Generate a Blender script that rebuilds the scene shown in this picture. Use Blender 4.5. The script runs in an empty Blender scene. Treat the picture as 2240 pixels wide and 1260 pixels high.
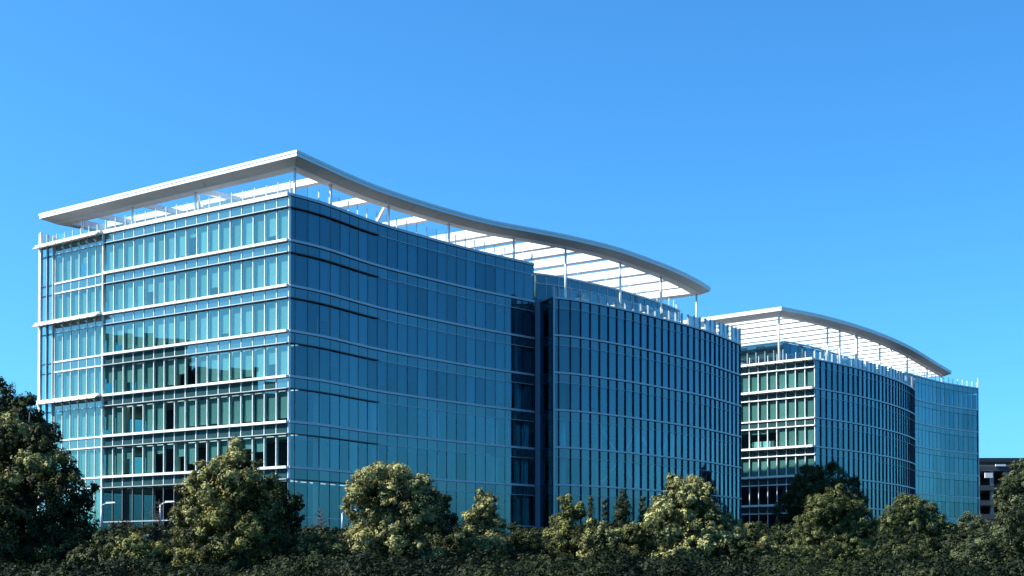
import bpy, bmesh, math, random
import numpy as np
from math import radians, sin, cos, sqrt, pi, atan2, tan

SC = bpy.context.scene
COL = SC.collection
random.seed(7)
RNG = np.random.default_rng(11)

# ------------------------------------------------------------------ camera
CAMZ = 2.0
FPX, PITCH, PROW = 3000.0, 0.0211988, 1173.27      # focal length (px of a 2240 wide frame), pitch, row of the optical axis
cam_d = bpy.data.cameras.new('camera')
cam = bpy.data.objects.new('camera', cam_d); COL.objects.link(cam); SC.camera = cam
cam.location = (0, 0, CAMZ)
cam.rotation_euler = (pi / 2 + PITCH, 0, 0)
cam_d.sensor_width = 36.0
cam_d.lens = FPX / 2240 * 36
cam_d.shift_y = (PROW - 630) / 2240
cam_d.clip_start = 0.5
cam_d.clip_end = 20000

# ------------------------------------------------------------------ sky, sun, exposure
SUN_EL, SUN_AZ = radians(42), radians(-97)          # azimuth from +Y towards +X
world = bpy.data.worlds.new('World'); SC.world = world; world.use_nodes = True
wn = world.node_tree.nodes; wl = world.node_tree.links
bgn = wn['Background']
sky = wn.new('ShaderNodeTexSky'); sky.sky_type = 'NISHITA'; sky.sun_disc = False
sky.sun_elevation = SUN_EL; sky.sun_rotation = SUN_AZ
sky.altitude = 0; sky.air_density = 0.9; sky.dust_density = 1.3; sky.ozone_density = 6.0
hsv = wn.new('ShaderNodeHueSaturation'); hsv.inputs['Saturation'].default_value = 1.05
hsv.inputs['Value'].default_value = 1.0
wl.new(sky.outputs[0], hsv.inputs['Color']); tint = wn.new('ShaderNodeMix'); tint.data_type = 'RGBA'; tint.blend_type = 'MULTIPLY'; tint.inputs[0].default_value = 1
tint.inputs[7].default_value = (0.55, 1.25, 1.52, 1)
wl.new(hsv.outputs[0], tint.inputs[6]); wl.new(tint.outputs[2], bgn.inputs['Color'])
bgn.inputs['Strength'].default_value = 0.086
sun_d = bpy.data.lights.new('sun', 'SUN'); sun_d.energy = 5.0; sun_d.angle = radians(0.53); sun_d.color = (1.0, 0.95, 0.86)
sun = bpy.data.objects.new('sun', sun_d); COL.objects.link(sun)
sx, sy, sz = sin(SUN_AZ) * cos(SUN_EL), cos(SUN_AZ) * cos(SUN_EL), sin(SUN_EL)
import mathutils
sun.rotation_euler = mathutils.Vector((sx, sy, sz)).to_track_quat('Z', 'Y').to_euler()
sun.location = (-60, 60, 90)
SC.view_settings.view_transform = 'Standard'; SC.view_settings.look = 'None'
SC.view_settings.exposure = 1.0; SC.view_settings.gamma = 1.0
SC.view_settings.use_curve_mapping = False
SC.render.engine = 'CYCLES'
SC.cycles.use_denoising = True
SC.cycles.max_bounces = 10; SC.cycles.transparent_max_bounces = 16
SC.cycles.glossy_bounces = 4; SC.cycles.diffuse_bounces = 3
SC.cycles.caustics_reflective = False; SC.cycles.caustics_refractive = False


def at(u, v, Y):
    """point at depth Y seen at pixel (u, v) of the 2240x1260 frame"""
    t = (PROW - v) / FPX; c, s = cos(PITCH), sin(PITCH)
    Z = Y * (s + t * c) / (c - t * s)
    d = Y * c + Z * s
    return ((u - 1120) * d / FPX, Y, Z + CAMZ)


def project(p):
    X, Y, Z = p[0], p[1], p[2] - CAMZ
    c, s = cos(PITCH), sin(PITCH)
    d = Y * c + Z * s
    return 1120 + FPX * X / d, PROW - FPX * (Z * c - Y * s) / d


# ------------------------------------------------------------------ materials
MATS = {}


def mat(name):
    m = bpy.data.materials.new(name); m.use_nodes = True
    n = m.node_tree.nodes; l = m.node_tree.links
    return m, n, l, n['Principled BSDF']


def paint(name, col, rough=0.5, metal=0.0, var=0.06, scale=1.5, spec=0.5):
    m, n, l, p = mat(name)
    tc = n.new('ShaderNodeTexCoord'); nz = n.new('ShaderNodeTexNoise'); nz.inputs['Scale'].default_value = scale
    nz.inputs['Detail'].default_value = 6; l.new(tc.outputs['Object'], nz.inputs['Vector'])
    mp = n.new('ShaderNodeMapRange'); mp.inputs[3].default_value = 1 - var; mp.inputs[4].default_value = 1 + var
    l.new(nz.outputs[0], mp.inputs[0])
    mx = n.new('ShaderNodeMix'); mx.data_type = 'RGBA'; mx.blend_type = 'MULTIPLY'; mx.inputs[0].default_value = 1
    mx.inputs[6].default_value = (*col, 1); l.new(mp.outputs[0], mx.inputs[7]); l.new(mx.outputs[2], p.inputs['Base Color'])
    p.inputs['Roughness'].default_value = rough; p.inputs['Metallic'].default_value = metal
    p.inputs['Specular IOR Level'].default_value = spec
    MATS[name] = m
    return m


def glass(name, trans, refl, f0, rough=0.0, var=0.05, curve=5.0, opaque=False):
    """coated glass: tinted see-through plus a mirror coat that grows towards grazing view"""
    m = bpy.data.materials.new(name); m.use_nodes = True
    n = m.node_tree.nodes; l = m.node_tree.links; n.remove(n['Principled BSDF'])
    out = n['Material Output']
    lw = n.new('ShaderNodeLayerWeight'); lw.inputs[0].default_value = 0.5
    pw = n.new('ShaderNodeMath'); pw.operation = 'POWER'; pw.inputs[1].default_value = curve
    l.new(lw.outputs['Facing'], pw.inputs[0])
    mr = n.new('ShaderNodeMapRange'); mr.inputs[3].default_value = f0; mr.inputs[4].default_value = 0.95
    l.new(pw.outputs[0], mr.inputs[0])
    oi = n.new('ShaderNodeObjectInfo'); vr = n.new('ShaderNodeMapRange')
    vr.inputs[3].default_value = 1 - var; vr.inputs[4].default_value = 1 + var
    l.new(oi.outputs['Random'], vr.inputs[0])
    tm = n.new('ShaderNodeMix'); tm.data_type = 'RGBA'; tm.blend_type = 'MULTIPLY'; tm.inputs[0].default_value = 1
    tm.inputs[6].default_value = (*trans, 1); l.new(vr.outputs[0], tm.inputs[7])
    tr = n.new('ShaderNodeBsdfDiffuse' if opaque else 'ShaderNodeBsdfTransparent'); l.new(tm.outputs[2], tr.inputs[0])
    rm = n.new('ShaderNodeMix'); rm.data_type = 'RGBA'; rm.blend_type = 'MULTIPLY'; rm.inputs[0].default_value = 1
    rm.inputs[6].default_value = (*refl, 1); l.new(vr.outputs[0], rm.inputs[7])
    gl = n.new('ShaderNodeBsdfGlossy'); l.new(rm.outputs[2], gl.inputs[0]); gl.inputs['Roughness'].default_value = rough
    mx = n.new('ShaderNodeMixShader'); l.new(mr.outputs[0], mx.inputs[0]); l.new(tr.outputs[0], mx.inputs[1]); l.new(gl.outputs[0], mx.inputs[2])
    l.new(mx.outputs[0], out.inputs[0])
    MATS[name] = m
    return m


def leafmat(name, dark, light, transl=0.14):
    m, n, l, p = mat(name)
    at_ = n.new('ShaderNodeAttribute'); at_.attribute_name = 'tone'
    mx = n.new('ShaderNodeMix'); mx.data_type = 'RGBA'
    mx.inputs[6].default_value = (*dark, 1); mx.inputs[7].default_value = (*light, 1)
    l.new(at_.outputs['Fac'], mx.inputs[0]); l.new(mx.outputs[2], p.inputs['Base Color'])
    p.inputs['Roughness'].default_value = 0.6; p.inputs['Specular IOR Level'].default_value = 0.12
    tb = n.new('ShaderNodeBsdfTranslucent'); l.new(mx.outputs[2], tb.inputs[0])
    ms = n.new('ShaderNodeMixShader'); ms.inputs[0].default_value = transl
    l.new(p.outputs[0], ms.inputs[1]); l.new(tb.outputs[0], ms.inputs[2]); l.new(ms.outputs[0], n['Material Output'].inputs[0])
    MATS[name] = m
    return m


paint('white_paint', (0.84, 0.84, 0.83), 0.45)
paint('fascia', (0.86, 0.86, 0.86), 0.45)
paint('mullion_dark', (0.03, 0.06, 0.09), 0.4, 0.2)
paint('flange', (0.62, 0.60, 0.60), 0.5)
paint('shaded_mullion', (0.20, 0.21, 0.22), 0.4, 0.3)
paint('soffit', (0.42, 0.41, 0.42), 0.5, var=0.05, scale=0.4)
paint('grey_metal', (0.48, 0.50, 0.53), 0.4, 0.3)
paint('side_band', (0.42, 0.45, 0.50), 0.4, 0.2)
paint('fin_metal', (0.022, 0.045, 0.095), 0.4, spec=0.4)
paint('dark_metal', (0.035, 0.04, 0.045), 0.4, 0.3)
paint('slab', (0.42, 0.43, 0.42), 0.8)
paint('roofing', (0.20, 0.20, 0.20), 0.9)
paint('core', (0.06, 0.07, 0.085), 0.9, var=0.3, scale=0.25)
paint('column', (0.70, 0.70, 0.68), 0.6)
paint('blind', (0.36, 0.39, 0.39), 0.85, var=0.04)
paint('pier', (0.09, 0.15, 0.24), 0.5)
paint('concrete', (0.30, 0.30, 0.29), 0.85, var=0.15, scale=0.5)
paint('pale_concrete', (0.55, 0.55, 0.53), 0.85, var=0.1, scale=0.5)
paint('bark', (0.09, 0.075, 0.06), 0.9, var=0.3, scale=4)
paint('soil', (0.022, 0.026, 0.014), 0.95, var=0.4, scale=0.3)
paint('lamp_grey', (0.35, 0.37, 0.40), 0.4, 0.4)
paint('wood', (0.30, 0.16, 0.09), 0.7)
paint('brown_wall', (0.05, 0.048, 0.05), 0.9, var=0.2, scale=0.2)
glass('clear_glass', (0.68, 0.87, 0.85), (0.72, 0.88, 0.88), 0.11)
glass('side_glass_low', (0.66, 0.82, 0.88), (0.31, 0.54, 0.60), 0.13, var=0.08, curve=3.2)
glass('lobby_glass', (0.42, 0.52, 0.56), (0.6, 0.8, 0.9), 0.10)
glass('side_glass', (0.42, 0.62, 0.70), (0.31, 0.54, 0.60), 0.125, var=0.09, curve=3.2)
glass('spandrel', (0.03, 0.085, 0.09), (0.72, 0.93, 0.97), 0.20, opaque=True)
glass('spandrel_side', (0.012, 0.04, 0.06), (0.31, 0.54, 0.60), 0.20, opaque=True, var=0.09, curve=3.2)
glass('rail_glass', (0.93, 0.97, 0.97), (0.9, 1.0, 1.0), 0.05)
glass('screen_glare', (0.55, 0.66, 0.72), (0.9, 1, 1), 0.15, opaque=True)  # pale colour in place of bright reflections; white screens on the far terrace
glass('screen_glass', (0.72, 0.90, 0.92), (0.85, 0.97, 1.0), 0.12)
m, n, l, p = mat('lamp_emit'); p.inputs['Emission Color'].default_value = (1, 0.97, 0.9, 1); p.inputs['Emission Strength'].default_value = 0.8; MATS['lamp_emit'] = m


# ------------------------------------------------------------------ object helpers
def link(name, verts, faces, m, parent=None, smooth=False):
    me = bpy.data.meshes.new(name); me.from_pydata([tuple(v) for v in verts], [], faces); me.update()
    if m: me.materials.append(MATS[m])
    if smooth:
        for f in me.polygons: f.use_smooth = True
    o = bpy.data.objects.new(name, me); COL.objects.link(o)
    if parent: o.parent = parent
    return o


def thing(name, label, cat, group=None):
    o = bpy.data.objects.new(name, None); COL.objects.link(o); o['label'] = label; o['category'] = cat
    if group: o['group'] = group
    return o


def part_empty(name, parent):
    o = bpy.data.objects.new(name, None); COL.objects.link(o); o.parent = parent
    return o


def tag(o, label=None, cat=None, group=None, kind=None):
    for k, v in (('label', label), ('category', cat), ('group', group), ('kind', kind)):
        if v: o[k] = v
    return o


BOXF = [(0, 1, 2, 3), (7, 6, 5, 4), (0, 4, 5, 1), (1, 5, 6, 2), (2, 6, 7, 3), (3, 7, 4, 0)]


class MB:
    def __init__(s): s.v = []; s.f = []
    def add(s, vs, fs):
        b = len(s.v); s.v += [tuple(v) for v in vs]; s.f += [tuple(i + b for i in f) for f in fs]; return s
    def seg(s, P, Q, o0, o1, z0, z1):
        """box along plan segment P->Q, from outward offset o0 to o1, from z0 to z1"""
        dx, dy = Q[0] - P[0], Q[1] - P[1]; L = math.hypot(dx, dy); nx, ny = dy / L, -dx / L
        pts = [(P[0] + nx * o0, P[1] + ny * o0), (P[0] + nx * o1, P[1] + ny * o1), (Q[0] + nx * o1, Q[1] + ny * o1), (Q[0] + nx * o0, Q[1] + ny * o0)]
        return s.add([(x, y, z0) for x, y in pts] + [(x, y, z1) for x, y in pts], [(3, 2, 1, 0), (4, 5, 6, 7), (0, 1, 5, 4), (1, 2, 6, 5), (2, 3, 7, 6), (3, 0, 4, 7)])
    def box(s, x0, x1, y0, y1, z0, z1):
        return s.seg((x0, y1), (x1, y1), 0, y1 - y0, z0, z1)
    def bar(s, A, B, w, h, up=(0, 0, 1)):
        A = np.array(A, float); B = np.array(B, float); d = B - A; d /= np.linalg.norm(d)
        u = np.array(up, float); sd = np.cross(d, u); 
        if np.linalg.norm(sd) < 1e-5: sd = np.cross(d, (1, 0, 0))
        sd /= np.linalg.norm(sd); u = np.cross(sd, d)
        vs = []
        for P in (A, B):
            for a, b in ((-1, -1), (1, -1), (1, 1), (-1, 1)): vs.append(P + sd * a * w / 2 + u * b * h / 2)
        return s.add(vs, [(3, 2, 1, 0), (4, 5, 6, 7), (0, 1, 5, 4), (1, 2, 6, 5), (2, 3, 7, 6), (3, 0, 4, 7)])
    def tube(s, pts, rads, n=8):
        rings = []
        pts = [np.array(p, float) for p in pts]
        for i, P in enumerate(pts):
            d = pts[min(i + 1, len(pts) - 1)] - pts[max(i - 1, 0)]; d /= np.linalg.norm(d)
            a = np.cross(d, (0.3, 0.9, 0.1)); a /= np.linalg.norm(a); b = np.cross(d, a)
            rings.append([P + rads[i] * (a * cos(2 * pi * k / n) + b * sin(2 * pi * k / n)) for k in range(n)])
        vs = [v for r in rings for v in r]; fs = []
        for i in range(len(rings) - 1):
            for k in range(n): fs.append((i * n + k, i * n + (k + 1) % n, (i + 1) * n + (k + 1) % n, (i + 1) * n + k))
        fs.append(tuple(range(n - 1, -1, -1))); fs.append(tuple((len(rings) - 1) * n + k for k in range(n)))
        return s.add(vs, fs)
    def sweep(s, path, prof, closed=False):
        """sweep a closed profile of (outward offset, z) along a plan path with mitred corners"""
        N = miters(path, closed); k = len(prof); vs = []; fs = []
        for (x, y), (nx, ny) in zip(path, N):
            for o, z in prof: vs.append((x + nx * o, y + ny * o, z))
        cnt = len(path); rng = cnt if closed else cnt - 1
        for i in range(rng):
            j = (i + 1) % cnt
            for a in range(k):
                b = (a + 1) % k; fs.append((i * k + a, j * k + a, j * k + b, i * k + b))
        if not closed:
            fs.append(tuple(range(k - 1, -1, -1))); fs.append(tuple((cnt - 1) * k + a for a in range(k)))
        return s.add(vs, fs)
    def prism(s, poly, z0, z1):
        n = len(poly)
        return s.add([(x, y, z0) for x, y in poly] + [(x, y, z1) for x, y in poly],
                     [tuple(range(n - 1, -1, -1)), tuple(range(n, 2 * n))] + [(i, (i + 1) % n, n + (i + 1) % n, n + i) for i in range(n)])
    def build(s, name, m, parent=None, smooth=False): return link(name, s.v, s.f, m, parent, smooth)


def miters(path, closed=False):
    n = len(path); out = []
    def nrm(a, b):
        dx, dy = b[0] - a[0], b[1] - a[1]; L = math.hypot(dx, dy); return (dy / L, -dx / L)
    for i in range(n):
        if closed or 0 < i < n - 1:
            n1 = nrm(path[i - 1], path[i]); n2 = nrm(path[i], path[(i + 1) % n])
            bx, by = n1[0] + n2[0], n1[1] + n2[1]; L = math.hypot(bx, by); bx /= L; by /= L
            k = 1 / max(0.3, bx * n1[0] + by * n1[1]); out.append((bx * k, by * k))
        elif i == 0: out.append(nrm(path[0], path[1]))
        else: out.append(nrm(path[-2], path[-1]))
    return out


def offset(path, o, closed=False):
    return [(x + nx * o, y + ny * o) for (x, y), (nx, ny) in zip(path, miters(path, closed))]


def spline(pts, n):
    """Catmull-Rom through pts, resampled to n equal steps"""
    P = [np.array(p, float) for p in pts]; P = [2 * P[0] - P[1]] + P + [2 * P[-1] - P[-2]]
    dense = []
    for i in range(1, len(P) - 2):
        for k in range(40):
            t = k / 40
            dense.append(0.5 * ((2 * P[i]) + (-P[i - 1] + P[i + 1]) * t + (2 * P[i - 1] - 5 * P[i] + 4 * P[i + 1] - P[i + 2]) * t * t + (-P[i - 1] + 3 * P[i] - 3 * P[i + 1] + P[i + 2]) * t ** 3))
    dense.append(P[-2]); D = np.array(dense)
    s = np.concatenate([[0], np.cumsum(np.linalg.norm(np.diff(D, axis=0), axis=1))])
    q = np.linspace(0, s[-1], n + 1)
    return [(float(np.interp(a, s, D[:, 0])), float(np.interp(a, s, D[:, 1]))) for a in q]


def lerp(a, b, t): return (a[0] + (b[0] - a[0]) * t, a[1] + (b[1] - a[1]) * t)


class PaneSet:
    """collects panes; the 300 that show largest become parts of their own, the rest one joined part"""
    def __init__(s, name): s.name = name; s.items = []
    def add(s, P, Q, o0, o1, z0, z1, m, tilt=0.0, parent=None):
        u = [project((p[0], p[1], z)) for p, z in ((P, z0), (Q, z0), (Q, z1), (P, z1))]
        a = abs(sum(u[i][0] * u[(i + 1) % 4][1] - u[(i + 1) % 4][0] * u[i][1] for i in range(4))) / 2
        mb = MB().seg(P, Q, o0, o1, z0, z1)
        if tilt:
            dx, dy = Q[0] - P[0], Q[1] - P[1]; L = math.hypot(dx, dy); nx, ny = dy / L, -dx / L
            ta = random.gauss(0, tilt); tb = random.gauss(0, tilt); tc = random.gauss(0, tilt)
            k = [ta, ta, tb, tb, tc, tc, tb + tc - ta, tb + tc - ta]
            mb.v = [(x + nx * d, y + ny * d, z) for (x, y, z), d in zip(mb.v, k)]
        s.items.append((a, mb, m))
    def flush(s, parent, limit=300):
        it = sorted(s.items, key=lambda t: -t[0])
        for a, mb, m in it[:limit]: mb.build(s.name, m, parent)
        rest = {}
        for a, mb, m in it[limit:]:
            r = rest.setdefault(m, MB()); r.add(mb.v, mb.f)
        for m, r in rest.items(): tag(r.build(s.name + '_field', m, parent), kind='stuff')


# ------------------------------------------------------------------ terrain
def ground_z(x, y):
    t = min(1, max(0, (y - 62) / 46)); t = t * t * (3 - 2 * t)
    return 4.2 * t


gx = sorted(set([-6000, -2500, -1000, -500] + list(range(-300, 301, 12)) + [500, 1000, 2500, 6000]))
gy = sorted(set([-3000, -800, -200, -60] + list(range(-20, 320, 6)) + [360, 450, 600, 1000, 2500, 9000]))
gv = [(x, y, ground_z(x, y) + (0.15 * sin(x * 0.31) * cos(y * 0.27) if abs(x) < 300 and y < 62 else 0)) for y in gy for x in gx]
W_ = len(gx)
gf = [(j * W_ + i, j * W_ + i + 1, (j + 1) * W_ + i + 1, (j + 1) * W_ + i) for j in range(len(gy) - 1) for i in range(W_ - 1)]
tag(link('ground', gv, gf, 'soil', smooth=True), kind='structure')

# ------------------------------------------------------------------ building levels
FH = 4.2
L1B = [CAMZ + 9.045 + FH * k for k in range(7)]       # fins of the near building, lowest to parapet
BASE = 4.55
CANZ = CAMZ + 38.0

A = (-51.05, 147.63); B = (-42.03, 140.74); C = (-20.60, 126.06)
D = (2.45, 155.72); E_ = (4.55, 153.40); F_ = (31.0, 186.0)
end_main = [lerp(B, C, i / 17) for i in range(18)]
end_left = [lerp(A, B, i / 8) for i in range(9)]
conc_pts = [C, (-17.78, 129.6), (-13.75, 136.6), (-9.19, 142.7), (-5.21, 147.6), (-3.1, 150.0), D]
_c = spline(conc_pts, 49); concave = [_c[0]] + [_c[i] for i in range(1, 50, 2)]
conv_pts = [E_, (6.75, 154.6), (9.83, 157.3), (13.74, 161.3), (16.8, 164.9), (21.04, 170.2), (25.4, 176.3), F_]
_c = spline(conv_pts, 55); convex = [_c[0]] + [_c[i] for i in range(1, 56, 2)]
Fb = (5.0, 206.0)
Acor = end_left[2]
pent = spline([(2.5, 160.4), (6.54, 163.2), (13.07, 170.0), (19.8, 179.3), (22.6, 184.2)], 18)
pent_back = (1.5, 199.5)


def inset(path, o): return offset(path, -o)


def floor_span(panes, spans, path, z0, z1, glassm, spanm, vis=1.1, tilt=0.004, gap=0.05):
    """vision panes from z0 up to z1-vis and spandrel panels above them, one per module"""
    for P, Q in zip(path[:-1], path[1:]):
        L = math.hypot(Q[0] - P[0], Q[1] - P[1]); g = gap / L * 0.5
        p, q = lerp(P, Q, g), lerp(P, Q, 1 - g)
        if z1 - vis - z0 > 0.5: panes.add(p, q, -0.03, 0.0, z0 + 0.06, z1 - vis - 0.03, glassm, tilt)
        spans.add(p, q, -0.05, 0.0, z1 - vis + 0.03, z1 - 0.06, spanm, tilt * 0.6)


def mullions(parent, path, z0, z1, w, d, m, name='mullion', ends=(True, True), inner=0.12):
    N = miters(path)
    for i, ((x, y), (nx, ny)) in enumerate(zip(path, N)):
        if (i == 0 and not ends[0]) or (i == len(path) - 1 and not ends[1]): continue
        L = math.hypot(nx, ny); nx /= L; ny /= L; tx, ty = -ny, nx
        P = (x - tx * w / 2, y - ty * w / 2); Q = (x + tx * w / 2, y + ty * w / 2)
        MB().seg(P, Q, -inner, d, z0, z1).build(name, m, parent) if tx * (path[1][0] - path[0][0]) + ty * (path[1][1] - path[0][1]) > 0 else MB().seg(Q, P, -inner, d, z0, z1).build(name, m, parent)


def band(parent, path, o0, o1, z0, z1, m, name):
    return MB().sweep(path, [(o0, z0), (o1, z0), (o1, z1), (o0, z1)]).build(name, m, parent)


def blinds(parent, path, z0, ztop, pick, setb=0.24, lgap=0.16, rgap=0.10, top=0.22):
    for i, (P, Q) in enumerate(zip(path[:-1], path[1:])):
        drop = pick(i)
        if drop <= 0.02: continue
        L = math.hypot(Q[0] - P[0], Q[1] - P[1])
        h = (ztop - z0) * drop
        MB().seg(lerp(P, Q, lgap / L), lerp(P, Q, 1 - rgap / L), -setb - 0.012, -setb, ztop - h, ztop - top).build('roller_blind', 'blind', parent)


def rail(parent, path, z, h, post_w, mpost, post_in=0.15, glass_h=None, step=1, proud=0.0):
    N = miters(path)
    for i, ((x, y), (nx, ny)) in enumerate(zip(path, N)):
        L = math.hypot(nx, ny); nx /= L; ny /= L
        X, Y = x - nx * post_in, y - ny * post_in
        hh = h * (1 + random.uniform(-0.03, 0.03))
        MB().seg((X - ny * -post_w / 2, Y + nx * -post_w / 2), (X + ny * -post_w / 2, Y - nx * -post_w / 2), -post_w, post_w, z, z + hh).build('balustrade_post', mpost, parent)
    gh = glass_h or h * 0.92
    pth = offset(path, -post_in - post_w - 0.02)
    for P, Q in zip(pth[:-1], pth[1:]):
        MB().seg(lerp(P, Q, 0.03), lerp(P, Q, 0.97), -0.012, 0.012, z + 0.05, z + gh).build('balustrade_pane', 'rail_glass', parent)


# ------------------------------------------------------------------ near building
b1 = thing('office_building', 'long curved blue glass office block with white wing canopy over its roof, nearest and largest', 'building')
panes = PaneSet('window_pane'); spans = PaneSet('spandrel_panel')
LV = L1B
floors1 = [(BASE, LV[0])] + [(LV[k], LV[k + 1]) for k in range(6)]
rb = random.Random(5)
e1 = (end_main[1][0] - end_main[0][0], end_main[1][1] - end_main[0][1]); _l = math.hypot(*e1); EX, EY = -e1[0] / _l, -e1[1] / _l   # direction along the end wall, pointing left

for k, (z0, z1) in enumerate(floors1):
    floor_span(panes, spans, end_main, z0, z1, 'clear_glass' if k else 'lobby_glass', 'spandrel')
    floor_span(panes, spans, end_left[2:], z0, z1, 'clear_glass', 'spandrel')
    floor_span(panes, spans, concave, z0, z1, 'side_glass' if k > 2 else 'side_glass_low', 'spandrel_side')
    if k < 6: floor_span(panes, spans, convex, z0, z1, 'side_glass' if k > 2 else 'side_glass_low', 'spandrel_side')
    # open glass screen that runs on past the corner
    for P, Q in zip(end_left[:2], end_left[1:3]):
        panes.add(lerp(P, Q, .03), lerp(P, Q, .97), -0.02, 0.0, z0 + 0.06, z1 - 1.15, 'screen_glass')
        panes.add(lerp(P, Q, .03), lerp(P, Q, .97), -0.02, 0.0, z1 - 1.1, z1 - 0.08, 'screen_glass')
# rear wall of the screen corner and hidden back walls
for k, (z0, z1) in enumerate(floors1):
    back = [Fb, Acor]
    pts = [lerp(Acor, Fb, i / 40) for i in range(41)][::-1]
    MB().seg(pts[0], pts[-1], -0.1, 0.0, z1 - 1.1, z1).build('rear_spandrel', 'spandrel', b1)
    MB().seg(pts[0], pts[-1], -0.1, -0.05, z0, z1 - 1.1).build('rear_glazing', 'clear_glass', b1)
MB().seg(F_, Fb, -0.3, -0.05, BASE, LV[5] - 0.03).build('rear_wall', 'core', b1)
# penthouse over the bulging wing
for P, Q in zip(pent[:-1], pent[1:]):
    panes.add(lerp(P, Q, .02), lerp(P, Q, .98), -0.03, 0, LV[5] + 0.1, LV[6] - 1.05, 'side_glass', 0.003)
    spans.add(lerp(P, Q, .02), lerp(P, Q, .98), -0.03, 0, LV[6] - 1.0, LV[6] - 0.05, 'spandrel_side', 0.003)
# return wall between the hollow and the bulging wing
ret = [(2.75, 157.3), E_]
for k, (z0, z1) in enumerate(floors1[:6]):
    P, Q = ret
    floor_span(panes, spans, [P, lerp(P, Q, .5), Q], z0, z1, 'side_glass', 'spandrel_side', tilt=0.003)
panes.flush(b1); spans.flush(b1)

mullions(b1, end_main, LV[0] - 1.0, LV[6] + 0.02, 0.075, 0.05, 'white_paint', ends=(False, True), inner=0.24)
mullions(b1, end_main, BASE, LV[0] - 1.01, 0.07, 0.05, 'shaded_mullion', ends=(False, True))  # ground floor lengths of the white mullions coloured dark as shade
mullions(b1, end_left[2:], BASE, LV[6] + 0.02, 0.07, 0.04, 'white_paint', ends=(True, False), inner=0.25)
mullions(b1, concave, BASE, LV[6] - 0.05, 0.05, 0.02, 'mullion_dark', ends=(False, True))
mullions(b1, pent, LV[5], LV[6], 0.06, 0.05, 'side_band')
mullions(b1, ret, BASE, LV[5], 0.1, 0.06, 'fin_metal', ends=(True, False))
MB().box(2.62, 3.62, 156.3, 157.0, BASE, LV[5] + .4).build('pier', 'pier', b1)
# tall masts of the screen and the step between the two planes of the end wall
for q, (i, top, w, m_) in enumerate(((0, LV[6] + 1.6, 0.14, 'white_paint'), (0.16, LV[6] + 1.7, 0.14, 'white_paint'), (1, LV[6] + 1.3, 0.10, 'grey_metal'), (1.75, LV[6] + 1.0, 0.16, 'grey_metal'))):
    P = lerp(A, B, i / 8); Q = lerp(A, B, i / 8 + w / 11.35)
    MB().seg(P, Q, -0.12, 0.16, BASE, top).build('mast', m_, b1)
MB().seg(lerp(end_left[8], end_left[7], 0.07), lerp(B, C, 0.002), -0.1, 0.20, BASE, LV[6]).build('corner_mullion', 'white_paint', b1)

# floor bands and sun shelves of the end wall
for k in range(7):
    z = LV[k]
    if k < 6: band(b1, end_main, 0.02, 0.34, z - 0.11, z + 0.12, 'white_paint', 'floor_band')
    else: band(b1, end_main, -0.35, 0.25, z - 0.10, z + 0.26, 'white_paint', 'coping')
    band(b1, end_main, 0.07, 0.28, z - 1.13, z - 1.05, 'grey_metal', 'sun_shelf')
    band(b1, end_main, 0.0, 0.065, z - 1.24, z - 1.04, 'dark_metal', 'transom')  # dark strip stands in for the shelf's shadow on the glass
    # hollow side: the band runs on round the corner
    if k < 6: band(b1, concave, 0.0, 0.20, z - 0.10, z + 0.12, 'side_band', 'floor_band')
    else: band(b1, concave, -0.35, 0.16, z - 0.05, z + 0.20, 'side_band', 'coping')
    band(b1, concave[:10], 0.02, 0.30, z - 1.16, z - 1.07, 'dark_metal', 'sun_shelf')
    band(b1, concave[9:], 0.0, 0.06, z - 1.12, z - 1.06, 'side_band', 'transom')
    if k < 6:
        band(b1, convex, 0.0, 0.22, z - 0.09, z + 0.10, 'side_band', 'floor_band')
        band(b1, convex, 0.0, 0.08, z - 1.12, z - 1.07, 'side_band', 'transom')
        band(b1, [ret[0], ret[1]], 0.0, 0.03, z - 0.06, z + 0.06, 'fin_metal', 'floor_band')
    # left plane: deep shelves on alternate floors, thin lines between
    if k in (6, 4, 2):
        band(b1, end_left, 0.02, 0.62, z - 0.08, z + 0.22, 'white_paint', 'sun_shelf')
        for i in range(8):
            P, Q = lerp(end_left[i], end_left[i + 1], .12), lerp(end_left[i], end_left[i + 1], .93)
            nx, ny = EY, -EX; nx, ny = -nx, -ny
            d = ((Q[1] - P[1]), -(Q[0] - P[0])); Ld = math.hypot(*d); d = (d[0] / Ld, d[1] / Ld)
            prof = [(0.62, -0.02), (1.02, -0.32), (1.06, -0.26), (0.66, 0.10)]
            MB().sweep([P, Q], [(o, z + dz) for o, dz in prof]).build('shelf_foil', 'white_paint', b1)
        band(b1, end_left[2:], 0.0, 0.10, z - 1.12, z - 1.03, 'grey_metal', 'transom')
    else:
        band(b1, end_left[2:], 0.0, 0.13, z - 0.08, z + 0.08, 'white_paint', 'transom')
        band(b1, end_left[2:], 0.0, 0.12, z - 1.13, z - 1.01, 'white_paint', 'transom')
    for dz in (-0.06, -1.1):
        MB().seg(end_left[0], end_left[2], -0.3, 0.05, z + dz - 0.05, z + dz + 0.05).build('screen_rail', 'dark_metal', b1)
for z in (6.45, 5.4):
    band(b1, end_main, 0.0, 0.08, z - 0.05, z + 0.05, 'grey_metal', 'transom')
    band(b1, concave, 0.0, 0.07, z - 0.05, z + 0.05, 'side_band', 'transom')
band(b1, pent, 0.0, 0.12, LV[6] - 0.05, LV[6] + 0.15, 'side_band', 'coping')
band(b1, pent, 0.0, 0.05, LV[6] - 1.06, LV[6] - 0.99, 'side_band', 'transom')

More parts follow.
